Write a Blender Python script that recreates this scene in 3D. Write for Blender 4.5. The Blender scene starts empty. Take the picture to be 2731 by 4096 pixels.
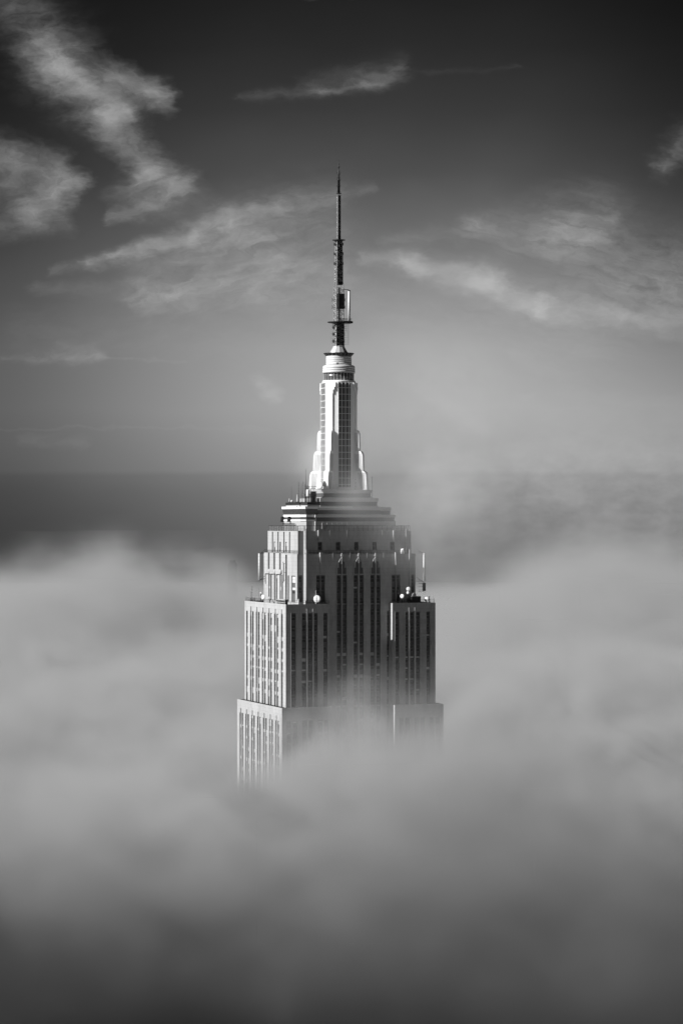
import bpy, math, random
from mathutils import Vector, Matrix
R = math.radians
C = bpy.context.scene.collection
sc = bpy.context.scene

# ------------------------------------------------------------------ camera
F = 10150.0                       # focal length in pixels of the 2731 x 4096 photograph
cam_d = bpy.data.cameras.new('camera'); cam = bpy.data.objects.new('camera', cam_d); C.objects.link(cam)
cam_d.sensor_fit = 'VERTICAL'; cam_d.sensor_height = 24.0; cam_d.lens = 24.0 * F / 4096
cam_d.clip_start = 1.0; cam_d.clip_end = 60000
cam.location = (0, 0, 322); cam.rotation_euler = (R(90) + math.atan(47 / F), 0, 0)
sc.camera = cam

# ------------------------------------------------------------------ render settings
sc.view_settings.view_transform = 'Standard'; sc.view_settings.look = 'None'
sc.view_settings.gamma = 1.0; sc.view_settings.use_curve_mapping = False
sc.view_settings.exposure = 0.5
sc.render.engine = 'CYCLES'
cy = sc.cycles
cy.max_bounces = 8; cy.volume_bounces = 2; cy.diffuse_bounces = 3; cy.glossy_bounces = 2
cy.transparent_max_bounces = 8
cy.volume_step_rate = 1.0; cy.volume_max_steps = 512
cy.use_denoising = True; cy.denoiser = 'OPENIMAGEDENOISE'
cy.caustics_reflective = False; cy.caustics_refractive = False
sc.render.filter_size = 1.5 if hasattr(sc.render, 'filter_size') else 1.5

# ------------------------------------------------------------------ sun
SUN_EL = R(30)
sv = Vector((-0.944 * math.cos(SUN_EL), -0.331 * math.cos(SUN_EL), math.sin(SUN_EL))).normalized()   # towards the sun
sun_d = bpy.data.lights.new('sun', 'SUN'); sun_d.energy = 5.0; sun_d.angle = R(0.5); sun_d.color = (1, 1, 1)
sun = bpy.data.objects.new('sun', sun_d); C.objects.link(sun)
sun.rotation_euler = sv.to_track_quat('Z', 'Y').to_euler()

# ------------------------------------------------------------------ node helpers
class S:
    """a float socket with arithmetic"""
    def __init__(s, nt, sock): s.nt, s.k = nt, sock
    def op(s, o, *a, clamp=False):
        n = s.nt.nodes.new('ShaderNodeMath'); n.operation = o; n.use_clamp = clamp
        for i, v in enumerate((s,) + a):
            if isinstance(v, S): s.nt.links.new(v.k, n.inputs[i])
            else: n.inputs[i].default_value = v
        return S(s.nt, n.outputs[0])
    def __add__(s, o): return s.op('ADD', o)
    def __radd__(s, o): return s.op('ADD', o)
    def __sub__(s, o): return s.op('SUBTRACT', o)
    def __rsub__(s, o): return (s * -1) + o
    def __mul__(s, o): return s.op('MULTIPLY', o)
    def __rmul__(s, o): return s.op('MULTIPLY', o)
    def __truediv__(s, o): return s.op('DIVIDE', o)
    def mx(s, o): return s.op('MAXIMUM', o)
    def mn(s, o): return s.op('MINIMUM', o)
    def clamp(s): return s.op('ADD', 0.0, clamp=True)
    def exp(s): return s.op('EXPONENT')
    def ab(s): return s.op('ABSOLUTE')
    def smooth(s, lo, hi):
        t = ((s - lo) * (1.0 / (hi - lo))).clamp()
        return t * t * (3 - 2 * t)
def comb(nt, x, y, z):
    n = nt.nodes.new('ShaderNodeCombineXYZ')
    for i, v in enumerate((x, y, z)):
        if isinstance(v, S): nt.links.new(v.k, n.inputs[i])
        else: n.inputs[i].default_value = v
    return n.outputs[0]
def noise(nt, vec, scale=1.0, detail=3, rough=0.55, dist=0.0):
    n = nt.nodes.new('ShaderNodeTexNoise'); n.noise_dimensions = '3D'
    nt.links.new(vec, n.inputs['Vector'])
    n.inputs['Scale'].default_value = scale; n.inputs['Detail'].default_value = detail
    n.inputs['Roughness'].default_value = rough; n.inputs['Distortion'].default_value = dist
    return S(nt, n.outputs[0])
def capsule(X, Y, x0, y0, x1, y1, w0, w1, amp):
    """soft streak from one point to another, as a gaussian of the distance to the segment"""
    dx, dy = x1 - x0, y1 - y0; L2 = dx * dx + dy * dy + 1e-6
    t = ((X - x0) * (dx / L2) + (Y - y0) * (dy / L2)).clamp()
    ex = (X - x0) - t * dx; ey = (Y - y0) - t * dy
    w = t * (w1 - w0) + w0
    q = (ex * ex + ey * ey) / (w * w * 1.6)
    return (q * -1).exp() * amp

# ------------------------------------------------------------------ world: a daylight sky through a deep red filter, with cirrus
world = bpy.data.worlds.new('World'); sc.world = world; world.use_nodes = True
nt = world.node_tree; nt.nodes.clear()
wo = nt.nodes.new('ShaderNodeOutputWorld'); bg = nt.nodes.new('ShaderNodeBackground')
nt.links.new(bg.outputs[0], wo.inputs[0]); bg.inputs[1].default_value = 0.10
sky = nt.nodes.new('ShaderNodeTexSky'); sky.sky_type = 'NISHITA'; sky.sun_disc = False
sky.sun_elevation = SUN_EL; sky.sun_rotation = math.atan2(sv.x, sv.y); sky.dust_density = 2.0
bw = nt.nodes.new('ShaderNodeRGBToBW'); nt.links.new(sky.outputs[0], bw.inputs[0])
tc = nt.nodes.new('ShaderNodeTexCoord'); sep = nt.nodes.new('ShaderNodeSeparateXYZ')
nt.links.new(tc.outputs['Generated'], sep.inputs[0])
dx, dy, dz = (S(nt, sep.outputs[i]) for i in range(3))
ay = dy.ab().mx(0.05)
K = 5828.0                         # tangent units: the sky is mapped by bearing and height above the horizon
X = dx / ay * K                    # bearing east/west of the building
Y = dz / ay * K                    # height above the true horizon
# wavy distortion of the streak coordinates
wv = comb(nt, X * 0.004, Y * 0.007, 1.7)
n1 = noise(nt, wv, 1.0, 2, 0.5); wv2 = comb(nt, X * 0.004, Y * 0.007, 9.3); n2 = noise(nt, wv2, 1.0, 2, 0.5)
fv = comb(nt, X * 0.016, Y * 0.03, 4.4); n3 = noise(nt, fv, 1.0, 3, 0.6)
fv2 = comb(nt, X * 0.016, Y * 0.03, 14.4); n4 = noise(nt, fv2, 1.0, 3, 0.6)
Xw = X + (n1 - 0.5) * 90 + (n3 - 0.5) * 85
Yw = Y + (n2 - 0.5) * 50 + (n4 - 0.5) * 38
# fibres that run with the high wind
ca, sa = math.cos(R(14)), math.sin(R(14))
fib = noise(nt, comb(nt, (Xw * ca + Yw * sa) * 0.009, (Yw * ca - Xw * sa) * 0.032, 2.0), 1.0, 5, 0.62, 0.5)
ca, sa = math.cos(R(-38)), math.sin(R(-38))
fib2 = noise(nt, comb(nt, (Xw * ca + Yw * sa) * 0.012, (Yw * ca - Xw * sa) * 0.024, 5.0), 1.0, 5, 0.62, 0.5)
soft = noise(nt, comb(nt, X * 0.009, Y * 0.014, 8.0), 1.0, 4, 0.6)
streaks = [  # ends (units of the frame, centre 784, horizon 1203), widths, strength, kind: 0/1 fibrous, 2 smooth ribbon
    (50, 20, 140, 130, 50, 50, .24, 3), (110, 130, 250, 272, 38, 30, .50, 1), (250, 265, 345, 385, 28, 30, .38, 1), (130, 150, 240, 250, 60, 50, .16, 3),
    (260, 170, 345, 215, 30, 28, .44, 1), (335, 212, 374, 248, 26, 16, .26, 2), (340, 400, 430, 424, 30, 16, .34, 0), (290, 440, 400, 430, 26, 26, .20, 3),
    (250, 498, 400, 462, 12, 24, .30, 0), (420, 424, 520, 500, 20, 30, .12, 0),
    (-20, 360, 110, 395, 40, 34, .36, 1), (70, 480, 175, 412, 24, 20, .42, 0), (20, 440, 120, 430, 40, 36, .20, 3), (0, 520, 130, 500, 22, 26, .18, 0), (150, 405, 185, 408, 20, 12, .12, 2),
    (120, 614, 200, 606, 8, 11, .13, 3), (200, 606, 275, 588, 11, 13, .28, 3), (260, 592, 430, 535, 13, 19, .40, 2), (430, 535, 640, 480, 18, 18, .30, 2), (320, 590, 560, 540, 22, 50, .22, 3),
    (640, 480, 760, 445, 20, 20, .16, 3), (760, 445, 840, 425, 18, 8, .12, 3), (430, 548, 720, 500, 26, 60, .20, 3), (300, 650, 620, 610, 26, 60, .20, 3), (330, 690, 760, 640, 26, 60, .26, 3), (330, 690, 420, 670, 16, 26, .12, 0), (90, 655, 320, 670, 10, 18, .10, 3),
    (560, 214, 740, 207, 8, 12, .10, 3), (730, 206, 850, 184, 10, 14, .16, 3), (840, 182, 915, 162, 15, 15, .15, 3), (720, 190, 900, 150, 16, 20, .08, 3), (740, 208, 890, 174, 5, 6, .10, 2), (950, 165, 1190, 150, 5, 5, .025, 3),
    (846, 600, 960, 612, 13, 20, .34, 2), (940, 612, 1130, 655, 18, 28, .52, 2), (1110, 655, 1240, 712, 26, 18, .42, 2), (1240, 705, 1600, 745, 18, 28, .36, 2), (1200, 690, 1600, 690, 40, 70, .20, 3),
    (900, 560, 1120, 525, 12, 30, .14, 3), (1080, 525, 1360, 490, 26, 50, .20, 3), (1160, 570, 1340, 560, 24, 40, .16, 3), (1300, 560, 1560, 620, 50, 70, .26, 3), (1100, 545, 1380, 500, 8, 20, .10, 0),
    (1515, 385, 1600, 325, 18, 30, .20, 3), (1512, 390, 1560, 350, 10, 12, .10, 0), (0, 822, 240, 824, 6, 12, .12, 3), (130, 806, 215, 818, 14, 18, .13, 3), (90, 822, 230, 826, 8, 12, .10, 0), (240, 830, 420, 835, 4, 5, .08, 0),
    (592, 880, 622, 900, 15, 18, .30, 0), (600, 915, 650, 905, 10, 8, .12, 0), (0, 982, 640, 985, 3.5, 4.5, .07, 2), (60, 1010, 200, 1020, 16, 14, .08, 0),
    (700, -4, 800, -6, 8, 7, .08, 2), (900, 720, 1320, 800, 70, 90, .12, 3), (60, 760, 620, 780, 40, 70, .06, 3), (1290, 905, 1560, 925, 10, 18, .06, 0), (1200, 915, 1220, 905, 8, 8, .10, 0)]
cloud = {0: None, 1: None, 2: None, 3: None}
for x0, y0, x1, y1, w0, w1, amp, k in streaks:
    v = capsule(Xw, Yw, x0 - 784, 1203 - y0, x1 - 784, 1203 - y1, w0, w1, amp)
    cloud[k] = v if cloud[k] is None else cloud[k] + v
fine = noise(nt, comb(nt, (Xw) * 0.022, (Yw) * 0.036, 3.3), 1.0, 5, 0.62, 0.5)
def ragged(v, f, k):
    return (v + (f - 0.5) * k * (v * 3.2).mn(1.0) - 0.02).mx(0.0)
cl = ragged(cloud[0], fib * 0.65 + fine * 0.35, 1.0) + ragged(cloud[1], fib2 * 0.65 + fine * 0.35, 1.0) + ragged(cloud[2], fib * 0.4 + fine * 0.6, 0.45)
ca, sa = math.cos(R(-13)), math.sin(R(-13))
fib3 = noise(nt, comb(nt, (Xw * ca + Yw * sa) * 0.008, (Yw * ca - Xw * sa) * 0.040, 6.0), 1.0, 5, 0.62, 0.5)
mixx = X.smooth(20, 120)
fil = fib * (1 - mixx) + fib3 * mixx
cl = cl + cloud[3] * ((fil - 0.5) * 2.2 + (fine - 0.5) * 1.2 + 0.85).mx(0.15)
cl = cl * (soft * 1.2 + 0.40)
# brightness against height, in linear light
def ramp(x, stops, lo, hi):
    mr = ((x - lo) * (1.0 / (hi - lo))).clamp()
    n = nt.nodes.new('ShaderNodeValToRGB'); nt.links.new(mr.k, n.inputs[0]); e = n.color_ramp.elements
    n.color_ramp.interpolation = 'B_SPLINE' if len(stops) > 99 else 'LINEAR'
    while len(e) < len(stops): e.new(0.5)
    for i, (p, c) in enumerate(sorted(stops)):
        e[i].position = (p - lo) / (hi - lo); e[i].color = (c, c, c, 1)
    b = nt.nodes.new('ShaderNodeRGBToBW'); nt.links.new(n.outputs[0], b.inputs[0]); return S(nt, b.outputs[0])
Yb = Y + (n1 - 0.5) * 60
prof = ramp(Yb, [(-400, .15), (-100, .19), (0, .23), (70, .27), (105, .305), (150, .33), (260, .37), (400, .33), (520, .24), (650, .155),
                 (800, .082), (950, .046), (1100, .026), (1203, .018), (1900, .014)], -400, 1900)
# the top of the distant haze layer
hz = (Y + (n2 - 0.5) * 10 + (n4 - 0.5) * 3).smooth(108, 124) * 0.14 + 0.86
side = 1.0 - ((X + 560) * -1).smooth(-480, 330) * 0.66 - (X - 300).smooth(0, 620) * (Y.smooth(100, 650) * 0.50 + 0.08)
glow = capsule(X, Y, 200, 260, 560, 120, 300, 230, 0.22)
base = prof * hz * side * (1.0 + glow)
L = base + cl * 0.34 * (1.0 - base * 1.4)
back = (dy * 1.0).smooth(-0.35, 0.25) * 0.6 + 0.4       # unseen sky behind the camera, dimmed to darken the shaded front
L = L * back
low = capsule(X, Y, 250, 40, 800, 20, 110, 130, 0.11) * (soft * 2.4 - 0.2 + (n3 - 0.5) * 1.2).mx(0.0)
L = L + low
nish = (S(nt, bw.outputs[0]) * (1 / 4.0)).mn(2.5)      # evens out to about 1 over the part of the sky in view
tone = L * (nish * 0.0 + 1.0) if False else L * (nish * 0.35 + 0.65)
val = tone * (10.0 / 2 ** 0.5)
nt.links.new(comb(nt, val, val, val), bg.inputs[0])
world.cycles.sampling_method = 'MANUAL'; world.cycles.sample_map_resolution = 512

# ------------------------------------------------------------------ tagging
def tag(o, label=None, cat=None, group=None, kind=None):
    if label: o['label'] = label
    if cat: o['category'] = cat
    if group: o['group'] = group
    if kind: o['kind'] = kind
    return o

# ------------------------------------------------------------------ materials (black and white photograph: neutral greys)
def mat(name, v, rough=0.8, metal=0.0, var=0.0, scale=0.3, spec=0.4, stretch=(1, 1, 1), bump=0.0, courses=0.0):
    m = bpy.data.materials.new(name); m.use_nodes = True; t = m.node_tree; b = t.nodes['Principled BSDF']
    b.inputs['Roughness'].default_value = rough; b.inputs['Metallic'].default_value = metal
    b.inputs['Specular IOR Level'].default_value = spec
    b.inputs['Base Color'].default_value = (v, v, v, 1)
    if var:
        g = t.nodes.new('ShaderNodeTexCoord'); mp = t.nodes.new('ShaderNodeMapping'); mp.inputs['Scale'].default_value = stretch
        t.links.new(g.outputs['Object'], mp.inputs[0])
        n = noise(t, mp.outputs[0], scale, 5, 0.65); n_ = noise(t, mp.outputs[0], scale * 0.13, 3, 0.5)
        k = (n - 0.5) * (2 * var) + (n_ - 0.5) * (1.6 * var) + 1.0
        if courses:
            sp = t.nodes.new('ShaderNodeSeparateXYZ'); t.links.new(g.outputs['Object'], sp.inputs[0])
            fr = (S(t, sp.outputs[2]) * (1 / 1.2)).op('FRACT')
            k = k * (1.0 - (fr * -1 + 0.1).smooth(0, 0.08) * courses)
        k = k * v
        t.links.new(comb(t, k, k, k), b.inputs['Base Color'])
        if bump:
            bp = t.nodes.new('ShaderNodeBump'); bp.inputs['Distance'].default_value = bump; t.links.new(n.k, bp.inputs['Height'])
            t.links.new(bp.outputs[0], b.inputs['Normal'])
    return m
LIME = mat('limestone', .37, .85, var=.34, scale=.9, stretch=(1, 1, .3), courses=.24)
SPAN = mat('aluminium_spandrel', .11, .6, .0, var=.25, scale=.8)
GLASS = mat('window_glass', .035, .15, spec=.7)
GLASS2 = mat('curtain_wall_glass', .10, .25, .2, var=.3, scale=.9, spec=.7)
FRAME = mat('window_frame', .24, .5)
BLIND = mat('roller_blind', .5, .8)
NIRO = mat('bright_nickel_chrome_steel', .90, .35, .0, var=.06, scale=1.2, stretch=(1, 1, .1))
ALUM = mat('pale_aluminium', .52, .45, .3, var=.10, scale=.8)
DARK = mat('dark_painted_steel', .022, .5, .2, var=.2, scale=2)
STEEL = mat('galvanised_lattice_steel', .42, .5, .0, var=.2, scale=2)
WHITE = mat('white_painted_metal', .66, .5, var=.05, scale=1)
MGLASS = mat('mast_glazing', .12, .3, var=.35, scale=1.2, spec=.6)
DRUM = mat('weathered_bright_steel', .62, .4, var=.12, scale=1.5, stretch=(1, 1, .4))
ROOF = mat('roof_membrane', .07, .9, var=.3, scale=.8)
GREY = mat('grey_equipment_paint', .30, .6, var=.15, scale=2)
GROUND = mat('city_ground', .13, .9, var=.15, scale=.02)

# ------------------------------------------------------------------ mesh builder
class MB:
    def __init__(s): s.v, s.f, s.m, s.sm, s.mats = [], [], [], [], []
    def mi(s, m):
        if m not in s.mats: s.mats.append(m)
        return s.mats.index(m)
    def face(s, pts, m, smooth=False):
        i = len(s.v); s.v += [tuple(p) for p in pts]; s.f.append(tuple(range(i, i + len(pts)))); s.m.append(s.mi(m)); s.sm.append(smooth)
    def box(s, x0, x1, y0, y1, z0, z1, m):
        s.prism([(x0, y0), (x1, y0), (x1, y1), (x0, y1)], z0, z1, m)
    def prism(s, poly, z0, z1, m, top=None, poly1=None, caps=True):
        """ccw polygon from z0 to z1, optionally to another polygon at the top"""
        q = poly1 or poly; n = len(poly); i = len(s.v)
        s.v += [(x, y, z0) for x, y in poly] + [(x, y, z1) for x, y in q]
        k = s.mi(m)
        for j in range(n):
            s.f.append((i + j, i + (j + 1) % n, i + n + (j + 1) % n, i + n + j)); s.m.append(k); s.sm.append(False)
        if caps:
            s.f.append(tuple(i + n + j for j in range(n))); s.m.append(s.mi(top or m)); s.sm.append(False)
            s.f.append(tuple(i + j for j in reversed(range(n)))); s.m.append(k); s.sm.append(False)
    def tube(s, p, q, r, m, n=6, r2=None, caps=True):
        p, q = Vector(p), Vector(q); d = (q - p)
        if d.length < 1e-6: return
        d.normalize(); u = d.orthogonal().normalized(); w = d.cross(u); r2 = r if r2 is None else r2
        i = len(s.v); k = s.mi(m)
        for c, rr in ((p, r), (q, r2)):
            for j in range(n):
                a = 2 * math.pi * j / n; s.v.append(tuple(c + (u * math.cos(a) + w * math.sin(a)) * rr))
        for j in range(n):
            s.f.append((i + j, i + (j + 1) % n, i + n + (j + 1) % n, i + n + j)); s.m.append(k); s.sm.append(n > 8)
        if caps:
            s.f.append(tuple(i + n + j for j in range(n))); s.m.append(k); s.sm.append(False)
            s.f.append(tuple(i + j for j in reversed(range(n)))); s.m.append(k); s.sm.append(False)
    def lathe(s, prof, m, n=32, c=(0, 0, 0), axis=None, smooth=True, arc=None):
        """profile of (radius, height) turned about an axis"""
        ax = Vector(axis or (0, 0, 1)).normalized(); u = ax.orthogonal().normalized(); w = ax.cross(u); c = Vector(c)
        if axis is None: u, w = Vector((1, 0, 0)), Vector((0, 1, 0))
        i = len(s.v); k = s.mi(m)
        for r, h in prof:
            for j in range(n):
                a = 2 * math.pi * (j + .5) / n; s.v.append(tuple(c + ax * h + (u * math.cos(a) + w * math.sin(a)) * r))
        for t in range(len(prof) - 1):
            for j in range(n):
                a, b = i + t * n + j, i + t * n + (j + 1) % n
                s.f.append((a, b, b + n, a + n)); s.m.append(k); s.sm.append(smooth)
        if prof[0][0] > 0.01: s.f.append(tuple(i + j for j in reversed(range(n)))); s.m.append(k); s.sm.append(False)
        if prof[-1][0] > 0.01:
            t = i + (len(prof) - 1) * n; s.f.append(tuple(t + j for j in range(n))); s.m.append(k); s.sm.append(False)
    def build(s, name, parent=None, loc=(0, 0, 0), rotz=0.0):
        me = bpy.data.meshes.new(name); me.from_pydata(s.v, [], s.f)
        for m in s.mats: me.materials.append(m)
        me.polygons.foreach_set('material_index', s.m); me.polygons.foreach_set('use_smooth', s.sm); me.update()
        o = bpy.data.objects.new(name, me); C.objects.link(o); o.parent = parent; o.location = loc; o.rotation_euler = (0, 0, rotz)
        return o
def empty(name, loc=(0, 0, 0), rotz=0.0):
    o = bpy.data.objects.new(name, None); C.objects.link(o); o.location = loc; o.rotation_euler = (0, 0, rotz)
    o.empty_display_size = 0.5; return o

# ------------------------------------------------------------------ the skyscraper's own frame: a runs along the shaded front, b into the building
TH = R(20.5); CT, ST = math.cos(TH), math.sin(TH); CX, CYY = -0.9, 850.0
def W(a, b, z): return (CX + a * CT - b * ST, CYY + a * ST + b * CT, z)
def at(xs, ys, b):
    """point of the plane b (depth inside the tower's frame) seen at a pixel of the photograph -> a, z"""
    t = (xs - 1365.5) / F; a = (t * (CYY + b * CT) - CX + b * ST) / (CT - t * ST)
    return a, 322 + (2095 - ys) / F * (CYY + a * ST + b * CT)
def atb(xs, ys, a):
    t = (xs - 1365.5) / F; b = (CX + a * CT - t * (CYY + a * ST)) / (ST + t * CT)
    return b, 322 + (2095 - ys) / F * (CYY + a * ST + b * CT)

tower = empty('skyscraper', W(0, 0, 0), TH)
tag(tower, 'stepped limestone skyscraper rising out of the fog, tapering to a domed metal mast', 'skyscraper')
random.seed(7)

wall = MB(); span = MB(); win_spots = []
def facade(mb, p, d, width, z0, z1, opens, m=LIME, rec=None):
    """wall face with recessed upright strips. p = start (a,b), d = direction; outward is to the right of d.
    opens: (o0, o1, zb, zt, depth, back material)"""
    d = Vector((d[0], d[1])).normalized(); nrm = Vector((d.y, -d.x))
    P = lambda o, z, dep=0.0: (p[0] + d.x * o - nrm.x * dep, p[1] + d.y * o - nrm.y * dep, z)
    o = 0.0
    for o0, o1, zb, zt, dep, bm in sorted(opens):
        if o0 > o: mb.face([P(o, z0), P(o0, z0), P(o0, z1), P(o, z1)], m)
        if zb > z0: mb.face([P(o0, z0), P(o1, z0), P(o1, zb), P(o0, zb)], m); mb.face([P(o0, zb), P(o1, zb), P(o1, zb, dep), P(o0, zb, dep)], m)
        if zt < z1: mb.face([P(o0, zt), P(o1, zt), P(o1, z1), P(o0, z1)], m); mb.face([P(o0, zt, dep), P(o1, zt, dep), P(o1, zt), P(o0, zt)], m)
        mb.face([P(o0, zb), P(o0, zb, dep), P(o0, zt, dep), P(o0, zt)], m)
        mb.face([P(o1, zb, dep), P(o1, zb), P(o1, zt), P(o1, zt, dep)], m)
        tgt = mb if bm is LIME else span
        tgt.face([P(o0, zb, dep), P(o1, zb, dep), P(o1, zt, dep), P(o0, zt, dep)], bm)
        o = o1
    if width > o: mb.face([P(o, z0), P(width, z0), P(width, z1), P(o, z1)], m)
def strip_windows(p, d, opens, pitch=3.6, ztop=None, h=2.15, face='front', sill=0.25):
    d = Vector((d[0], d[1])).normalized(); nrm = Vector((d.y, -d.x))
    for o0, o1, zb, zt, dep, bm in opens:
        if bm is LIME: continue
        z = (ztop or zt) - sill - h
        while z > zb + 0.1:
            if z + h < zt + .05:
                c = (p[0] + d.x * (o0 + o1) / 2 - nrm.x * (dep - .01), p[1] + d.y * (o0 + o1) / 2 - nrm.y * (dep - .01), z)
                win_spots.append((c, math.atan2(d.y, d.x), (o1 - o0) - .12, h, face))
            z -= pitch
Z0 = 130.0
# --- tier A (72nd to 81st floor) and the wider shaft below it
ZA, ZL = 295.9, 262.5
FA, FB, FC = -21.2, -18.6, -16.5         # front planes
wing = [(1.92, 3.45), (5.5, 7.1), (7.6, 9.15), (9.6, 10.95), (12.9, 14.35)]
def ops(cols, zb, zt, dep=.45, bm=None): return [(a, b, zb, zt, dep, bm or SPAN) for a, b in cols]
f = ops(wing, ZL, 293.0)
facade(wall, (-26.15, FA), (1, 0), 15.25, ZL, ZA, f); strip_windows((-26.15, FA), (1, 0), f)
wr = [(15.25 - b, 15.25 - a) for a, b in wing]
f = ops(wr, ZL, 293.0)
facade(wall, (10.9, FA), (1, 0), 15.25, ZL, ZA, f); strip_windows((10.9, FA), (1, 0), f)
# recess between the wings: reveals
wall.face([(-10.9, FA, Z0), (-10.9, FB, Z0), (-10.9, FB, ZA), (-10.9, FA, ZA)], LIME)
wall.face([(10.9, FB, Z0), (10.9, FA, Z0), (10.9, FA, ZA), (10.9, FB, ZA)], LIME)
# left (sunlit) face of tier A: local origin at the far corner, running towards the near corner
LA = 42.2
near = [(2.74, 4.3), (6.8, 8.35), (9.0, 10.5), (12.7, 14.2), (14.9, 16.3), (18.4, 19.9), (20.6, 22.0), (24.2, 25.7), (26.4, 27.7), (29.8, 31.3), (31.9, 33.2), (35.5, 37.0)]
near = [(a * LA / 38.5, b * LA / 38.5) for a, b in near]
f = ops([(LA - b, LA - a) for a, b in near], ZL, 292.6, .4)
facade(wall, (-26.15, 21.0), (0, -1), LA, ZL, ZA, f); strip_windows((-26.15, 21.0), (0, -1), f, face='left')
# right and back of tier A
f = ops(near, ZL, 292.6, .4); facade(wall, (26.15, FA), (0, 1), LA, ZL, ZA, f)
f = ops([(4 + 5.8 * i, 7 + 5.8 * i) for i in range(8)], ZL, 292.6, .4); facade(wall, (26.15, 21.0), (-1, 0), 52.3, ZL, ZA, f)
# --- the broad shaft below the setback
WL, FL, BL = 28.15, -23.2, 23.0
lw = WL - 10.9
pr3 = [(1.6 + 5.4 * i + k * 2.1, 3.1 + 5.4 * i + k * 2.1) for i in range(3) for k in (0, 1)]
f = ops(pr3, Z0, 258.4)
for x0 in (-WL, 10.9):
    facade(wall, (x0, FL), (1, 0), lw, Z0, ZL, f); strip_windows((x0, FL), (1, 0), [(a, b, 232, t, dd, m_) for a, b, _, t, dd, m_ in f])
wall.face([(-10.9, FL, Z0), (-10.9, FA, Z0), (-10.9, FA, ZL), (-10.9, FL, ZL)], LIME)
wall.face([(10.9, FA, Z0), (10.9, FL, Z0), (10.9, FL, ZL), (10.9, FA, ZL)], LIME)
LLn = BL - FL
f = ops([(2.6 + 6.15 * i + k * 2.25, 4.2 + 6.15 * i + k * 2.25) for i in range(7) for k in (0, 1)], Z0, 258.2, .4)
facade(wall, (-WL, BL), (0, -1), LLn, Z0, ZL, f); strip_windows((-WL, BL), (0, -1), [(a, b, 214, t, dd, m_) for a, b, _, t, dd, m_ in f], face='left')
facade(wall, (WL, FL), (0, 1), LLn, Z0, ZL, f); facade(wall, (WL, BL), (-1, 0), 2 * WL, Z0, ZL, [])
# --- tier B: front plane carries the three tall bays through the recess
ZB = 312.1
bays = []
for c in (-5.9, 0.0, 5.9): bays += [(c - 1.8, c - .27), (c + .27, c + 1.8)]
full = [(18.5 + a, 18.5 + b, Z0, 305.2, .55, SPAN) for a, b in bays]
full += [(18.5 - 10.75, 18.5 - 10.0, Z0, 293.4, .5, SPAN), (18.5 + 10.0, 18.5 + 10.75, Z0, 293.4, .5, SPAN)]
up = [(18.5 - 14.7, 18.5 - 13.3, 296.5, 305.2, .5, SPAN), (18.5 - 13.15, 18.5 - 11.7, 296.5, 305.2, .5, SPAN),
      (18.5 + 11.7, 18.5 + 13.15, 296.5, 305.2, .5, SPAN), (18.5 + 13.3, 18.5 + 14.7, 296.5, 305.2, .5, SPAN)]
# niches with pointed heads above the bays
niche = [(18.5 + c - 1.2, 18.5 + c + 1.2) for c in (-5.9, 0.0, 5.9)]
facade(wall, (-18.5, FB), (1, 0), 37, Z0, ZB, full + up)
strip_windows((-18.5, FB), (1, 0), [(a, b, max(zb, 232), zt, dd, m_) for a, b, zb, zt, dd, m_ in full + up])
for c in (-5.9, 0.0, 5.9):     # pointed arch heads: moulding, inner panel and the mullion that runs through
    pts = [(c - 1.75, 305.4), (c - 1.75, 307.4), (c - 1.3, 309.0), (c - .7, 310.2), (c, 311.0), (c + .7, 310.2), (c + 1.3, 309.0), (c + 1.75, 307.4), (c + 1.75, 305.4)]
    for (xa, za), (xb, zb) in zip(pts, pts[1:]):
        wall.tube((xa, FB - .06, za), (xb, FB - .06, zb), .2, LIME, 5)
    span.prism([(c - 1.45, FB - .03), (c + 1.45, FB - .03), (c + 1.45, FB + .2), (c - 1.45, FB + .2)], 305.6, 307.6, SPAN)
    span.prism([(c - .95, FB - .035), (c + .95, FB - .035), (c + .95, FB + .2), (c - .95, FB + .2)], 307.62, 309.6, SPAN)
    wall.box(c - .16, c + .16, FB - .42, FB - .04, Z0 + 100, 311.4, LIME)
    wall.prism([(c - .4, FB - .5), (c + .4, FB - .5), (c + .4, FB), (c - .4, FB)], 311.4, 312.4, LIME, poly1=[(c - .1, FB - .3), (c + .1, FB - .3), (c + .1, FB), (c - .1, FB)])
# notched corners of tier B
NB = -16.9
for sgn in (-1, 1):
    x0, x1 = (-20.75, -18.5) if sgn < 0 else (18.5, 20.75)
    g = [(.55, 1.8, 296.5, 305.2, .4, SPAN)]
    facade(wall, (x0, NB), (1, 0), 2.25, ZA - .5, ZB, g); strip_windows((x0, NB), (1, 0), g)
    xa = sgn * 18.5
    if sgn < 0: facade(wall, (xa, NB), (0, -1), NB - FB, ZA - .5, ZB, [])
    else: facade(wall, (xa, FB), (0, 1), NB - FB, ZA - .5, ZB, [])
LB = 16.9 * 2
g = [(LB - 5.4, LB - 1.8, 296.3, 305, .35, SPAN), (LB - 9.2, LB - 8.0, 296.3, 305, .35, SPAN), (LB - 11.6, LB - 10.0, 296.3, ZB - .3, 1.1, LIME)]
for q in (14.0, 19.8, 25.5): g += [(LB - q - 1.3, LB - q, 296.3, 305, .35, SPAN), (LB - q - 3.3, LB - q - 2.0, 296.3, 305, .35, SPAN)]
facade(wall, (-20.75, 16.9), (0, -1), LB, ZA - .5, ZB, g); strip_windows((-20.75, 16.9), (0, -1), g, face='left')
facade(wall, (20.75, NB), (0, 1), LB, ZA - .5, ZB, [(LB - b, LB - a, c_, d_, e_, m_) for a, b, c_, d_, e_, m_ in g])
facade(wall, (20.75, 16.9), (-1, 0), 41.5, ZA - .5, ZB, [])
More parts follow.
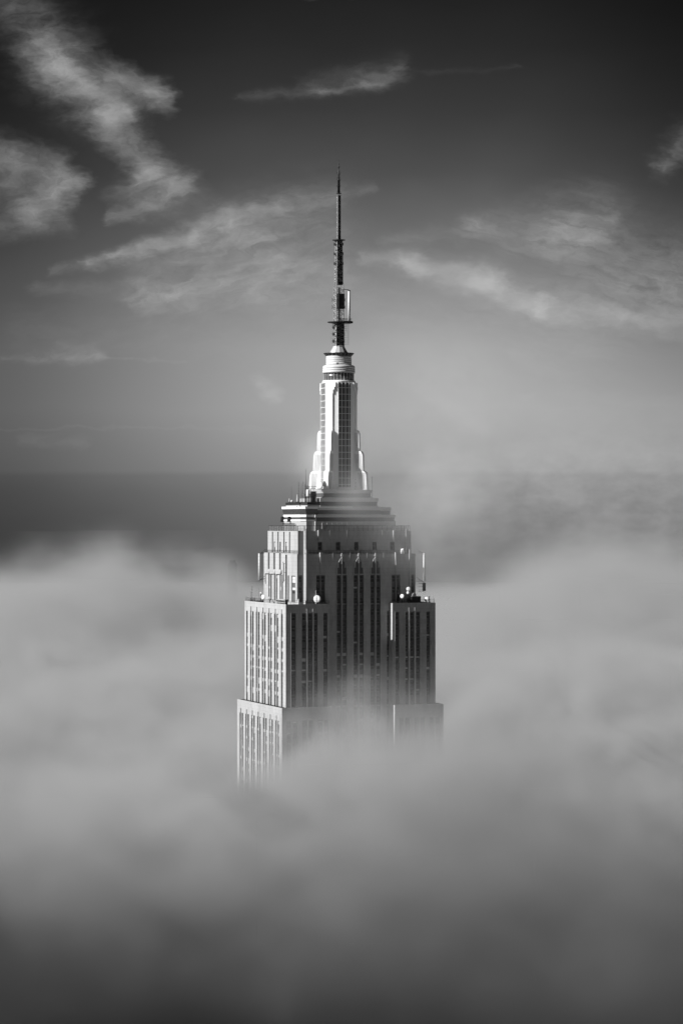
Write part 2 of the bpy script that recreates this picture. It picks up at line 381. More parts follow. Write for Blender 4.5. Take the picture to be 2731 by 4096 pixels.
for q in (15.6, 21.4, 27.1):       # projecting piers with slots between them, and rounded hoods over the window pairs
    b = -16.9 + q
    wall.box(-21.35, -20.74, b + .55, b + 4.6, 305.3, ZB + .2, LIME)
    wall.lathe([(.85, -.25), (.85, .25), (.6, .42), (.01, .5)], LIME, 14, (-21.0, b + .1, 306.0), (-1, 0, 0))
    span.box(-20.98, -20.7, b - 1.5, b + 1.6, 305.05, 305.35, ALUM)
# --- tier C
ZC = 319.6
g = [(17.9 + c - .75, 17.9 + c + .75, 313.3, 316.0, .5, SPAN) for c in (-12.7, -6.4, 0, 6.4, 12.7)]
facade(wall, (-17.9, FC), (1, 0), 35.8, ZB - .5, ZC, g); strip_windows((-17.9, FC), (1, 0), g, h=2.35, sill=.15)
NC = -15.2
for sgn in (-1, 1):
    facade(wall, (-19.9 if sgn < 0 else 17.9, NC), (1, 0), 2.0, ZB - .5, ZC, [])
    if sgn < 0: facade(wall, (-17.9, NC), (0, -1), NC - FC, ZB - .5, ZC, [])
    else: facade(wall, (17.9, FC), (0, 1), NC - FC, ZB - .5, ZC, [])
LC = 15.2 * 2
g = []
for q in (7.6, 13.3, 19.2, 24.9): g.append((LC - q - 1.1, LC - q, 312.4, ZC - .25, .9, LIME))
for q in (11.0, 16.9, 22.8): g.append((LC - q - 1.25, LC - q, 312.6, 316.0, .3, SPAN))
facade(wall, (-19.9, 15.2), (0, -1), LC, ZB - .5, ZC, g); strip_windows((-19.9, 15.2), (0, -1), g, h=2.6, face='left')
facade(wall, (19.9, NC), (0, 1), LC, ZB - .5, ZC, []); facade(wall, (19.9, 15.2), (-1, 0), 39.8, ZB - .5, ZC, [])
# roofs and parapets
roof = MB()
def roof_ring(poly, z, lip=.35):
    roof.face([(x, y, z - .5) for x, y in poly], ROOF)
    n = len(poly)
    for i in range(n):
        (x0, y0), (x1, y1) = poly[i], poly[(i + 1) % n]
        d = Vector((x1 - x0, y1 - y0)); l = d.length; d.normalize(); nn = Vector((-d.y, d.x)) * lip
        wall.face([(x0, y0, z), (x1, y1, z), (x1 + nn.x - d.x * lip, y1 + nn.y - d.y * lip, z), (x0 + nn.x + d.x * lip, y0 + nn.y + d.y * lip, z)], LIME)
        wall.face([(x0 + nn.x + d.x * lip, y0 + nn.y + d.y * lip, z), (x1 + nn.x - d.x * lip, y1 + nn.y - d.y * lip, z), (x1 + nn.x - d.x * lip, y1 + nn.y - d.y * lip, z - .5), (x0 + nn.x + d.x * lip, y0 + nn.y + d.y * lip, z - .5)], LIME)
def rect(x0, x1, y0, y1): return [(x0, y0), (x1, y0), (x1, y1), (x0, y1)]
roof_ring([(-WL, FL), (-10.9, FL), (-10.9, FB), (10.9, FB), (10.9, FL), (WL, FL), (WL, BL), (-WL, BL)], ZL)
roof_ring([(-26.15, FA), (-10.9, FA), (-10.9, FB), (10.9, FB), (10.9, FA), (26.15, FA), (26.15, 21), (-26.15, 21)], ZA)
roof_ring([(-20.75, NB), (-18.5, NB), (-18.5, FB), (18.5, FB), (18.5, NB), (20.75, NB), (20.75, 16.9), (-20.75, 16.9)], ZB)
roof_ring([(-19.9, NC), (-17.9, NC), (-17.9, FC), (17.9, FC), (17.9, NC), (19.9, NC), (19.9, 15.2), (-19.9, 15.2)], ZC)
# slim upright ornaments on the shaded front (they catch the sun on one edge)
def orn_box(*v):
    k_ = MB(); k_.box(*v); k_.build('pilaster_cap' if v[5] - v[4] < 5 and v[6] is LIME else 'mullion', tower)
def orn_prism(*v, **w_):
    k_ = MB(); k_.prism(*v, **w_); k_.build('finial', tower)
for sx in (-1, 1):
    for a, b, z0, z1, w_ in ((13.2, FB, 305.6, 312.6, .5), (13.2, FC, 316.3, 319.9, .4)):
        orn_prism([(sx * a - w_ * .25, b - .25), (sx * a + w_ * .25, b - .25), (sx * a + w_ * .25, b), (sx * a - w_ * .25, b)], z0, z1, LIME,
                  poly1=[(sx * a - w_, b - .9), (sx * a + w_, b - .9), (sx * a + w_, b), (sx * a - w_, b)])
for a in (-9.2, -3.2, 9.2): orn_box(a - .15, a + .15, FC - .1, FC, 316.2, 319.9, LIME)
for a in (-2.9, 3.1, -8.9, 8.9): orn_box(a - .2, a + .2, FB - .1, FB, 309.9, 312.5, LIME)
for a in (-18.1, 18.1): orn_box(a - .3, a + .3, FB - .45, FB, 297, 313.6, LIME)
orn_box(-17.75, -17.4, FC - .4, FC, 312.5, 320.3, LIME); orn_box(17.4, 17.75, FC - .4, FC, 312.5, 320.3, LIME)
for k in range(6):
    b = FA + 4.0 + k * 6.3      # hood moulds above the paired windows on the sunlit face
    orn_box(-26.45, -26.15, b - .35, b + .25, 292.6, 294.2, LIME)
for k in range(7):
    b = FL + 5.4 + k * 6.15
    orn_box(-WL - .3, -WL, b - .35, b + .25, 258.2, 259.8, LIME)
for k, a in enumerate((-18.9, -16.8)): orn_box(a - .2, a + .2, FA - .25, FA, ZL, 294.4, ALUM)
for k, a in enumerate((18.9, 16.8)): orn_box(a - .2, a + .2, FA - .25, FA, ZL, 294.4, ALUM)
for o_ in (1.8, 5.35, 12.8):     # bright metal edge strips left of the window columns
    orn_box(-26.15 + o_ - .1, -26.15 + o_ + .06, FA - .1, FA, ZL, 293.2, ALUM); orn_box(10.9 + o_ - 1.0, 10.9 + o_ - .85, FA - .1, FA, ZL, 293.2, ALUM)
for a, b in bays: orn_box(a - .12, a + .02, FB - .12, FB, 232, 305.2, ALUM)
wall.build('wall', tower); span.build('spandrel', tower); roof.build('roof', tower);

# --- windows: two sashes, a frame and sometimes a blind; the hundred largest in view are objects of their own
def window_mesh(mb, w, h, blind, M=None):
    T = M or Matrix()
    def bx(x0, x1, y0, y1, z0, z1, m):
        i0 = len(mb.v); mb.box(x0, x1, y0, y1, z0, z1, m)
        for i in range(i0, len(mb.v)): mb.v[i] = tuple(T @ Vector(mb.v[i]))
    fr = .07
    bx(-w / 2, w / 2, -.04, .0, 0, h, GLASS)
    bx(-w / 2, -w / 2 + fr, -.09, -.042, 0, h, FRAME); bx(w / 2 - fr, w / 2, -.09, -.042, 0, h, FRAME)
    bx(-w / 2 + fr, w / 2 - fr, -.09, -.042, 0, fr, FRAME); bx(-w / 2 + fr, w / 2 - fr, -.09, -.042, h - fr, h, FRAME)
    bx(-w / 2 + fr, w / 2 - fr, -.08, -.042, h * .5 - .04, h * .5 + .04, FRAME)
    if blind: bx(-w / 2 + fr, w / 2 - fr, -.055, -.042, h * (1 - blind), h - fr, BLIND)
wm = {}
def wmesh(w, h, bl):
    k = (round(w, 2), round(h, 2), bl)
    if k not in wm:
        mb = MB(); window_mesh(mb, w, h, bl); me = bpy.data.meshes.new('window'); me.from_pydata(mb.v, [], mb.f)
        for m in mb.mats: me.materials.append(m)
        me.polygons.foreach_set('material_index', mb.m); me.update(); wm[k] = me
    return wm[k]
def in_view_size(s):
    (a, b, z), ang, w, h, face = s
    return (w if face == 'front' else w * .38) * h * (1 if z > 258 else .2)
win_spots.sort(key=in_view_size, reverse=True)
rest = MB(); n_ind = 0
for s in win_spots:
    c, ang, w, h, face = s
    r = random.random()
    row = round(c[2] / 3.6)
    random.seed(row * 31 + (5 if face == 'front' else 9)); rowp = random.choice([.05, .1, .55, .25, .6]) if c[2] < 286 else .04
    random.seed(hash((round(c[0], 1), round(c[1], 1), round(c[2], 1))))
    bl = 0
    if random.random() < rowp: bl = random.choice([.28, .28, .4, .5])
    if face == 'left' and random.random() < .28: bl = random.choice([.4, .6, .96])
    if n_ind < 100 and z_ok if False else n_ind < 100:
        o = bpy.data.objects.new('window', wmesh(w, h, bl)); C.objects.link(o); o.parent = tower; o.location = c; o.rotation_euler = (0, 0, ang); n_ind += 1
    else:
        window_mesh(rest, w, h, bl, Matrix.Translation(c) @ Matrix.Rotation(ang, 4, 'Z'))
def rail(p, q, z):
    k_ = MB(); p, q = Vector(p), Vector(q); n_ = max(2, int((q - p).length / 1.3))
    for h_ in (.55, 1.1): k_.tube((*p, z + h_), (*q, z + h_), .045, DARK, 4)
    for i_ in range(n_ + 1):
        c_ = p.lerp(q, i_ / n_); k_.tube((*c_, z), (*c_, z + 1.1), .045, DARK, 4)
    k_.build('railing', tower)
rail((-20.3, -16.5), (-20.3, 16.5), ZB); rail((-25.8, -20.8), (-25.8, 20.6), ZA); rail((-25.8, -20.9), (-11.2, -20.9), ZA); rail((11.2, -20.9), (25.8, -20.9), ZA); rail((-18.1, -18.2), (18.1, -18.2), ZB)
ro = rest.build('window_rows', tower); ro['kind'] = 'stuff'

# --- observation deck, pavilions and steps under the mast
deck = MB()
def cham(x0, x1, y0, y1, c):
    return [(x0 + c, y0), (x1 - c, y0), (x1, y0 + c), (x1, y1 - c), (x1 - c, y1), (x0 + c, y1), (x0, y1 - c), (x0, y0 + c)]
def band(mb, x, y, c, z0, z1, m, grow=0.0, g1=None, top=None):   # the lantern storey on the sunlit side
    g1 = grow if g1 is None else g1
    half = lambda g_: [(-x - g_ + c, -y - g_), (1.0, -y - g_), (1.0, y + g_), (-x - g_ + c, y + g_), (-x - g_, y + g_ - c), (-x - g_, -y - g_ + c)]
    mb.prism(half(grow), z0, z1, m, top=top, poly1=half(g1))
PX, PY, PC = 16.6, 9.85, 1.55
ZD = ZC - .5
pav = MB(); pgl = MB()
band(pav, PX, PY, PC, ZD, 322.9, ALUM); band(pav, PX, PY, PC, 322.9, 323.4, NIRO, .15)
band(pgl, PX, PY, PC, 323.4, 324.2, GLASS2, -.1); band(pav, PX, PY, PC, 324.2, 325.0, NIRO, .12)
band(pgl, PX, PY, PC, 325.0, 326.9, GLASS2, .0, .42); band(pav, PX, PY, PC, 326.9, 327.7, NIRO, .5, .6, top=ROOF)
band(pav, PX - .6, PY - .6, PC, 327.7, 328.25, ALUM, 0); 
pr_ = pav.build('pavilion', tower)
band_ = MB(); band(band_, PX - .6, PY - .6, PC, 328.25, 329.1, DARK, .1); band_.build('roof_slab', pr_)
pgl.build('window_band', pr_)
mul = MB()
for k in range(19):          # glazing bars of the raked windows
    b = -8.1 + k * .9
    mul.tube((-PX - .03, b, 325.0), (-PX - .46, b, 326.9), .07, DARK, 4)
for k in range(3):
    a = -16.3 + k * .5; b = -8.6 - k * .5; mul.tube((a, b, 325), (a - .3, b - .3, 326.9), .06, DARK, 4)
mul.build('glazing_bar', pr_)
steps = MB(); sb = MB()
wst = MB(); wst.prism(rect(1.1, PX, -9.6, 9.6), ZD, 322.9, ALUM); wst.prism(rect(1.1, PX, -9.6, 9.6), 324.1, 325.0, ALUM, top=ROOF); wst.prism(rect(1.1, 15.3, -8.8, 8.8), 326.3, 327.5, ALUM, top=ROOF)
wo_ = wst.build('west_lantern', tower)
wsb = MB(); wsb.prism(rect(1.2, PX - .25, -9.3, 9.3), 322.9, 324.1, GLASS2); wsb.prism(rect(1.2, 15.1, -8.6, 8.6), 325.0, 326.3, GLASS2); wsb.build('window_band', wo_)
for (w, y, z0, z1) in ((12.3, 11.0, ZD, 325.0), (11.2, 10.4, 325.0, 327.7), (10.25, 9.9, 327.7, 330.5), (8.65, 8.25, 330.5, 333.3)):
    h_ = z1 - z0; m0 = z1 - 1.2 if z0 > 321 else z1 - .9
    steps.prism(rect(-w, w, -y, y), m0, z1, ALUM, top=ROOF)
    sb.prism(rect(-w + .25, w - .25, -y + .25, y - .25), max(z0, m0 - 1.3), m0, GLASS2)
    if m0 - 1.3 > z0: steps.prism(rect(-w, w, -y, y), z0, m0 - 1.3, ALUM)
steps.box(-8.65 - .02, -4, -8.25, 8.25, 333.3, 333.6, ALUM)
st = steps.build('stepped_base', tower); sb.build('window_band', st)
# pale posts of the glazed screen at deck level
scr = MB()
for k in range(12):
    a = -9.6 + k * 1.75; scr.box(a - .45, a + .45, -11.25, -11.02, 320.3, 322.3, ALUM)
scr.build('glazed_screen', tower)
# safety fence round the deck
fen = MB()
fp = [(-19.6, -14.9), (-17.7, -14.9), (-17.7, -16.2), (17.7, -16.2), (17.7, -14.9), (19.6, -14.9), (19.6, 14.9), (-19.6, 14.9)]
for i in range(len(fp)):
    p0, p1 = Vector(fp[i]), Vector(fp[(i + 1) % len(fp)]); L_ = (p1 - p0).length; n = max(1, int(L_ / .42))
    for z, r_ in ((321.35, .09), (320.3, .05), (319.7, .05)): fen.tube((*p0, z), (*p1, z), r_, DARK, 4)
    for k in range(n + 1):
        q = p0.lerp(p1, k / n); fen.tube((*q, 319.1), (*q, 321.35), .055, STEEL if k % 4 else DARK, 4)
fen.build('fence', tower)

# --- the mast
mast_core = MB()
octo = lambda s_: [(x * s_, y * s_) for x, y in ((-2.3, -5.5), (2.3, -5.5), (4.0, -4.8), (4.8, -4.0), (5.5, -2.3), (5.5, 2.3), (4.8, 4.0), (4.0, 4.8), (2.3, 5.5), (-2.3, 5.5), (-4.0, 4.8), (-4.8, 4.0), (-5.5, 2.3), (-5.5, -2.3), (-4.8, -4.0), (-4.0, -4.8))]
mast_core.prism(octo(.985), 333.3, 369.2, NIRO)
mast = mast_core.build('mast', tower)
# glazed strips on the four faces
for k in range(4):
    g_ = MB(); ang = k * math.pi / 2
    g_.box(-2.15, 2.15, -5.47, -5.40, 334.2, 369.0, MGLASS)
    g_.build('glazing', mast, rotz=ang)
    b_ = MB()
    for x in (-2.2, -1.0, 0.3, 1.6, 2.2): b_.box(x - .055, x + .055, -5.62, -5.47, 334.2, 369.1, NIRO)
    for i in range(16): b_.box(-2.15, 2.15, -5.56, -5.475, 335.0 + i * 2.15, 335.13 + i * 2.15, NIRO)
    b_.build('glazing_bar', mast, rotz=ang)
    # pylon strip and the three-step winged buttress on the diagonal
    p_ = MB()
    t = .58
    def slab(r0, r1, z0, z1, th, rr, taper=.25):
        """upright radial slab with a rounded outer shoulder"""
        n = 6; prof = [(r0, z0), (r1 + taper, z0)]
        for i in range(n + 1):
            q = i / n * math.pi / 2; prof.append((r1 - rr + rr * math.cos(q), z1 - rr * 2.0 + rr * 2.0 * math.sin(q)))
        prof.append((r0, z1))
        i0 = len(p_.v); N = len(prof); kk = p_.mi(NIRO)
        for sy in (-th, th): p_.v.extend([(r, sy, z) for r, z in prof])
        p_.f.append(tuple(i0 + j for j in range(N))); p_.f.append(tuple(i0 + N + j for j in reversed(range(N))))
        for j in range(N): p_.f.append((i0 + j, i0 + N + j, i0 + N + (j + 1) % N, i0 + (j + 1) % N))
        p_.m += [kk] * (N + 2); p_.sm += [False] * (N + 2)
    slab(5.0, 6.45, 333.3, 367.2, .60, 1.1, 0)
    slab(5.0, 7.6, 333.3, 353.2, .68, .9, .35)
    slab(4.6, 9.0, 333.3, 346.3, .78, 1.1, .35)
    slab(4.6, 10.4, 333.3, 339.6, .9, 1.1, .25)
    # fan ribs on both cheeks
    for sy in (-1, 1):
        for j in range(5):
            p_.tube((9.6 - .3 * j, sy * .9, 333.6), (9.7 - .55 * j, sy * .9, 339.0), .13, ALUM, 4)
            p_.tube((9.2 - .45 * j, sy * .8, 334), (8.3 - .5 * j, sy * .78, 345.4), .12, ALUM, 4)
            if j < 3: p_.tube((8.0 - .4 * j, sy * .75, 335), (7.1 - .45 * j, sy * .68, 352.4), .10, ALUM, 4)
    # flared head of the pylon
    p_.box(5.2, 6.2, -1.6, 1.6, 367.6, 369.1, NIRO); p_.box(5.2, 6.45, -1.25, 1.25, 366.7, 367.6, NIRO); p_.box(5.2, 6.5, -.8, .8, 365.4, 366.7, NIRO)
    p_.build('buttress', mast, rotz=ang - math.pi * 3 / 4)
rg = MB(); rg.lathe([(5.3, 369.1), (5.5, 369.15), (5.5, 369.85), (5.2, 369.9)], NIRO, 48); rg.build('ring', mast)
wb = MB(); wb.lathe([(4.95, 369.85), (4.95, 372.5)], GLASS2, 48)
wb2 = MB()
for i in range(28):
    a = 2 * math.pi * i / 28; wb2.tube((5.05 * math.cos(a), 5.05 * math.sin(a), 369.8), (5.05 * math.cos(a), 5.05 * math.sin(a), 372.5), .07, WHITE, 4)
wbo = wb.build('window_band', mast); wb2.build('mullion', wbo)
dr = MB()
dr.lathe([(5.1, 372.4), (5.45, 372.4), (5.45, 373.1), (5.33, 373.15), (5.33, 373.25), (5.45, 373.3), (5.45, 373.75), (5.33, 373.8), (5.33, 373.9), (5.42, 373.95), (5.38, 374.5), (5.2, 374.85), (4.8, 375.0), (4.3, 375.0)], DRUM, 64)
dr.lathe([(4.28, 375.0), (4.28, 376.0), (4.18, 376.05), (4.18, 376.15), (4.3, 376.2), (4.3, 376.65), (4.18, 376.7), (4.18, 376.8), (4.32, 376.85), (4.32, 377.3), (4.2, 377.35), (4.2, 377.45), (4.3, 377.5), (4.2, 378.15)], DRUM, 64)
dr.build('drum', mast)
fl = MB()
fl.lathe([(4.15, 378.05), (4.35, 378.2), (5.0, 378.85), (5.1, 378.95), (5.1, 379.12), (4.9, 379.12), (3.2, 379.0)], DARK, 64)
for i in range(20):
    a = 2 * math.pi * (i + .3) / 20; fl.tube((4.28 * math.cos(a), 4.28 * math.sin(a), 378.15), (5.02 * math.cos(a), 5.02 * math.sin(a), 378.9), .05, ALUM, 4)
fl.build('balcony', mast)
for q in (2.75, 3.05):
    pass
wn = MB()
for ph in (-118, -114, 62, 66): wn.box(-.13, .13, -.06, .06, 0, .75, GLASS)
cn = MB(); cn.lathe([(3.15, 379.05), (2.95, 379.5), (1.95, 381.2), (1.95, 381.5), (1.6, 381.6)], ALUM, 12, smooth=False); cn.build('cone_roof', mast)
dw = MB()
for ph in (-2.07, -1.98):
    dw.tube((4.3 * math.cos(ph), 4.3 * math.sin(ph), 375.1), (4.3 * math.cos(ph), 4.3 * math.sin(ph), 375.8), .09, DARK, 6)
dw.build('doorway', mast)

# ------------------------------------------------------------------ broadcast antenna on top
ant = empty('broadcast_antenna', W(0, 0, 381.5), TH)
tag(ant, 'tall dark lattice broadcast antenna standing on the conical cap of the mast', 'antenna')
def zr(z): return z - 381.5
def lattice(mb, hw, z0, z1, n, r=.07, m=STEEL, core=None):
    c4 = [(-hw, -hw), (hw, -hw), (hw, hw), (-hw, hw)]
    for x, y in c4: mb.tube((x, y, z0), (x, y, z1), r * 1.6, m, 4)
    dz_ = (z1 - z0) / n
    for i in range(n):
        za, zb = z0 + i * dz_, z0 + (i + 1) * dz_
        for j in range(4):
            (xa, ya), (xb, yb) = c4[j], c4[(j + 1) % 4]
            mb.tube((xa, ya, za), (xb, yb, za), r, m, 4)
            if i % 2: mb.tube((xa, ya, za), (xb, yb, zb), r, m, 4)
            else: mb.tube((xb, yb, za), (xa, ya, zb), r, m, 4)
    if core: mb.tube((.15, .1, z0), (.15, .1, z1), core, DARK, 8)
s1 = MB(); s1.box(-1.1, 1.37, -1.37, 1.1, zr(381.5), zr(389.1), DARK)
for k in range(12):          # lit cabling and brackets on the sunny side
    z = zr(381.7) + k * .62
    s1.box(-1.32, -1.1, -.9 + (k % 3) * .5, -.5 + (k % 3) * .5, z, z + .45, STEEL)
lattice(s1, 1.4, zr(381.5), zr(389.1), 8, .06)
s1.build('lower_shaft', ant)
pf = MB(); pf.lathe([(1.5, zr(389.0)), (3.6, zr(389.35)), (3.85, zr(389.5)), (3.85, zr(389.62)), (1.2, zr(389.7))], DARK, 32); pf.build('platform', ant)
rl = MB()
for a in range(-1, 10):
    x = a * .38; rl.tube((x, -1.9, zr(389.6)), (x, -1.9, zr(390.7)), .05, DARK, 4)
for z in (389.9, 390.3, 390.7):
    rl.tube((-.6, -1.9, zr(z)), (3.9, -1.9, zr(z)), .06, DARK, 4); rl.tube((3.9, -1.9, zr(z)), (3.9, 1.2, zr(z)), .06, DARK, 4)
rl.box(.8, 3.95, -2.9, .9, zr(389.1), zr(389.75), DARK); rl.build('railing', ant)
s2 = MB(); lattice(s2, 1.3, zr(389.6), zr(401.2), 9, .07, STEEL, .35)
s2.box(-.55, 1.5, -1.55, .9, zr(394.0), zr(399.0), DARK); s2.build('middle_lattice', ant)
s2b = MB()
c0 = [(-1.3, -1.3), (1.3, -1.3), (1.3, 1.3), (-1.3, 1.3)]
for x, y in c0: s2b.tube((x, y, zr(401.2)), (x * .78, y * .78, zr(403.2)), .11, STEEL, 4)
lattice(s2b, 1.02, zr(403.2), zr(408.2), 6, .08, STEEL, .5); s2b.box(-.55, 1.02, -1.05, .6, zr(402.0), zr(408.2), DARK)
lattice(s2b, .92, zr(408.2), zr(417.0), 9, .07, STEEL, .45); s2b.box(-.5, .9, -.92, .5, zr(408.2), zr(416.9), DARK)
rr = random.Random(4)
for k_ in range(44):        # feed boxes, cable runs and small panels clamped to the lattice
    z = zr(rr.uniform(403.0, 416.4)); sx, sy = rr.choice([(-1, 0), (0, -1), (0, -1), (1, 0)]); off = 1.0 if z < zr(408) else .92
    x, y = (sx * off, rr.uniform(-.7, .7)) if sx else (rr.uniform(-.7, .7), -off)
    h_ = rr.uniform(.25, .8); s2b.box(x - .16, x + .16, y - .16, y + .16, z, z + h_, DARK if rr.random() < .7 else STEEL)
for x, y in ((-1.12, -.6), (1.15, -.9), (1.15, .3), (-.2, -1.15)): s2b.tube((x, y, zr(403)), (x, y, zr(413)), .07, DARK, 4)
s2b.build('upper_lattice', ant)
pf = MB(); pf.lathe([(.6, zr(416.7)), (2.0, zr(416.9)), (2.2, zr(417.0)), (2.2, zr(417.15)), (.5, zr(417.35))], DARK, 24); pf.build('platform', ant)
s3 = MB(); lattice(s3, .48, zr(417.2), zr(432.2), 18, .05, STEEL); s3.box(-.28, .44, -.44, .4, zr(417.2), zr(432.2), DARK); s3.build('top_lattice', ant)
pf = MB(); pf.lathe([(.4, zr(432.5)), (.92, zr(432.6)), (.92, zr(432.72)), (.3, zr(432.8))], DARK, 16); pf.build('platform', ant)
s4 = MB(); s4.lathe([(.42, zr(432.7)), (.42, zr(437.0)), (.5, zr(437.05)), (.5, zr(437.3)), (.3, zr(437.4)), (.28, zr(440.3)), (.12, zr(440.5)), (.12, zr(441.3)), (.3, zr(441.5)), (.3, zr(441.75)), (.08, zr(441.9)), (.2, zr(442.5)), (.05, zr(443.0)), (.03, zr(444.1))], DARK, 12)
s4.build('needle', ant)
for z in (415.7, 412.5, 409.2):
    for sx in (-1, 1):
        d_ = MB(); d_.lathe([(.12, -.3), (.47, -.12), (.5, .05), (.4, .1), (.12, .0)], DARK, 12, (sx * 1.35, -.5 * sx, zr(z)), (sx, -.3, 0)); d_.build('ring_dipole', ant)
for z in (387.8, 385.6, 383.2):
    for sx in (-1, 1):
        d_ = MB(); d_.lathe([(.15, -.3), (.55, -.12), (.58, .05), (.45, .1), (.12, .0)], DARK, 12, (sx * 1.75, -.55 * sx, zr(z)), (sx, -.3, 0)); d_.build('ring_dipole', ant)
for z in (397.0, 394.6):
    for sx in (-1, 1):
        d_ = MB(); cx_, cy_ = sx * 1.95, -.5 * sx
        for a in (45, 135): d_.tube((cx_ - .1, cy_ - math.cos(R(a)) * .3, zr(z) - math.sin(R(a)) * .65), (cx_ + sx * .15, cy_ + math.cos(R(a)) * .3, zr(z) + math.sin(R(a)) * .65), .05, DARK, 4)
        d_.tube((cx_, cy_, zr(z)), (sx * 1.2, cy_, zr(z)), .08, DARK, 4)
        for dd in (-1, 1): d_.tube((cx_, cy_, zr(z)), (cx_ + sx * .35, cy_, zr(z) + dd * .6), .05, DARK, 4)
        d_.build('crossed_dipole', ant)
TXA, TYA = 2.8, -2.35
wt = MB(); wt.tube((TXA, TYA, zr(389.9)), (TXA, TYA, zr(399.9)), .38, WHITE, 16); wt.tube((TXA, TYA, zr(399.9)), (TXA, TYA, zr(400.15)), .45, DARK, 16)
for z in (393.2, 395.8): wt.tube((TXA, TYA, zr(z)), (TXA, TYA, zr(z) + .06), .4, GREY, 16)
wt.tube((TXA + .45, TYA + .2, zr(389.9)), (TXA + .45, TYA + .2, zr(399.9)), .1, DARK, 4)
wt.tube((1.0, -1.0, zr(400.5)), (TXA - .1, TYA + .1, zr(400.3)), .12, DARK, 5); wt.tube((TXA - .1, TYA + .1, zr(400.3)), (TXA, TYA, zr(399.9)), .1, DARK, 5)
tag(wt.build('tube_antenna', ant), 'white vertical tube antenna bracketed off the lattice')
# fine cage of rods round the lower shaft
for x, y in ((2.1, -1.6), (2.95, -1.2), (-2.6, .9), (-2.0, 1.4)):
    cg = MB(); cg.tube((x, y, zr(381.9)), (x, y, zr(388.8)), .035, STEEL, 4)
    for k in range(12): cg.tube((x * .6, y * .6, zr(382) + k * .6), (x * 1.08, y * 1.08, zr(382) + k * .6), .03, STEEL, 4)
    cg.build('rod_aerial', ant)
for z in (438.6, 434.2):
    for a in (20, 110, 200, 290):
        wh = MB(); c_, s_ = math.cos(R(a)), math.sin(R(a))
        wh.tube((c_ * .3, s_ * .3, zr(z)), (c_ * .95, s_ * .95, zr(z) + 1.3), .03, DARK, 4); wh.tube((c_ * .3, s_ * .3, zr(z)), (c_ * .95, s_ * .95, zr(z) - 1.3), .03, DARK, 4); wh.build('whip', ant)

# ------------------------------------------------------------------ equipment standing on the ledges: every piece is a thing
def place(name, a, b, z, label, cat, group=None, rot=0.0):
    o = empty(name, W(a, b, z), TH + rot); return tag(o, label, cat, group)
def dish(xs, ys, plane, r, z_base, label, face=(-.5, -1, 0), m=WHITE, deep=.5, group='dish antennas on the ledges', axis='b'):
    if axis == 'b': a, z = at(xs, ys, plane); b = plane
    else: b, z = atb(xs, ys, plane); a = plane
    e = place('dish_antenna', a, b, z_base, label, 'dish antenna', group)
    fx = Vector(face).normalized()
    d = MB(); h = z - z_base
    d.lathe([(.02, -deep), (r * .55, -deep * .8), (r * .92, -deep * .35), (r, 0), (r, .12), (r * .6, .2), (.02, .24)], m, 24, (0, 0, h), fx); d.build('reflector', e)
    p = MB(); p.tube((0, .1, 0), (0, .1, h + .2), .09, DARK, 6); p.tube((0, .1, h), tuple(Vector((0, 0, h)) - fx * deep * .8), .12, DARK, 6)
    p.tube((-.5, .4, 0), (0, .1, h * .7), .05, DARK, 4); p.tube((.5, .5, 0), (0, .1, h * .7), .05, DARK, 4); p.build('stand', e)
    return e
RA = ZA - .5
dish(1268, 2396, -20.0, 1.25, RA, 'big round drum dish with white cover on the ledge left of the tall bays', (-.75, -.66, 0), deep=1.3)
dish(1053, 2389, -24.6, .85, RA, 'pale round dish behind the parapet at the outer sunlit corner', (-.8, -.5, .1), axis='a', deep=.3)
dish(1080, 2393, -24.3, .62, RA, 'grey round dish against the foot of the sunlit piers', (-.6, -.8, .1), GREY, axis='a', deep=.3)
dish(1044, 2372, -24.9, .3, RA, 'tiny white drum on a pole over the pale round dish', (-.8, -.5, 0), axis='a', deep=.3)
dish(1608, 2385, -20.0, .72, RA, 'bright white dish lowest and leftmost of the cluster on the right ledge', (-.75, -.66, .1), deep=.25)
dish(1633, 2356, -19.6, .70, RA, 'pale dish at the top of the cluster on the right ledge', (-.4, -.9, .2), deep=.25)
dish(1631, 2371, -19.8, .48, RA, 'small pale dish right below the topmost one on the right ledge', (-.7, -.7, 0), deep=.25)
dish(1655, 2381, -20.2, .85, RA, 'dull grey dish beside the dark cabin on the right ledge', (.2, -1, 0), GREY, deep=.25)
dish(1705, 2397, -20.4, .78, RA, 'bright white dish next to the outer end of the right ledge', (-.7, -.7, .05), deep=.3)
dish(1592, 2363, -19.0, .2, RA, 'upper of two tiny dishes at the left of the right ledge cluster', (-.5, -.8, 0), GREY, deep=.15)
dish(1592, 2373, -19.0, .2, RA, 'lower of two tiny dishes at the left of the right ledge cluster', (-.5, -.8, 0), GREY, deep=.15)
dish(1278, 1942, -8.0, 1.38, 333.3, 'large white drum dish standing before the lit foot of the mast', (-.85, -.5, .05), deep=1.0)
dish(1298, 1936, -7.2, 1.0, 333.3, 'dark-backed dish close behind the large white one at the mast foot', (.55, -.8, .1), GREY, deep=.5)
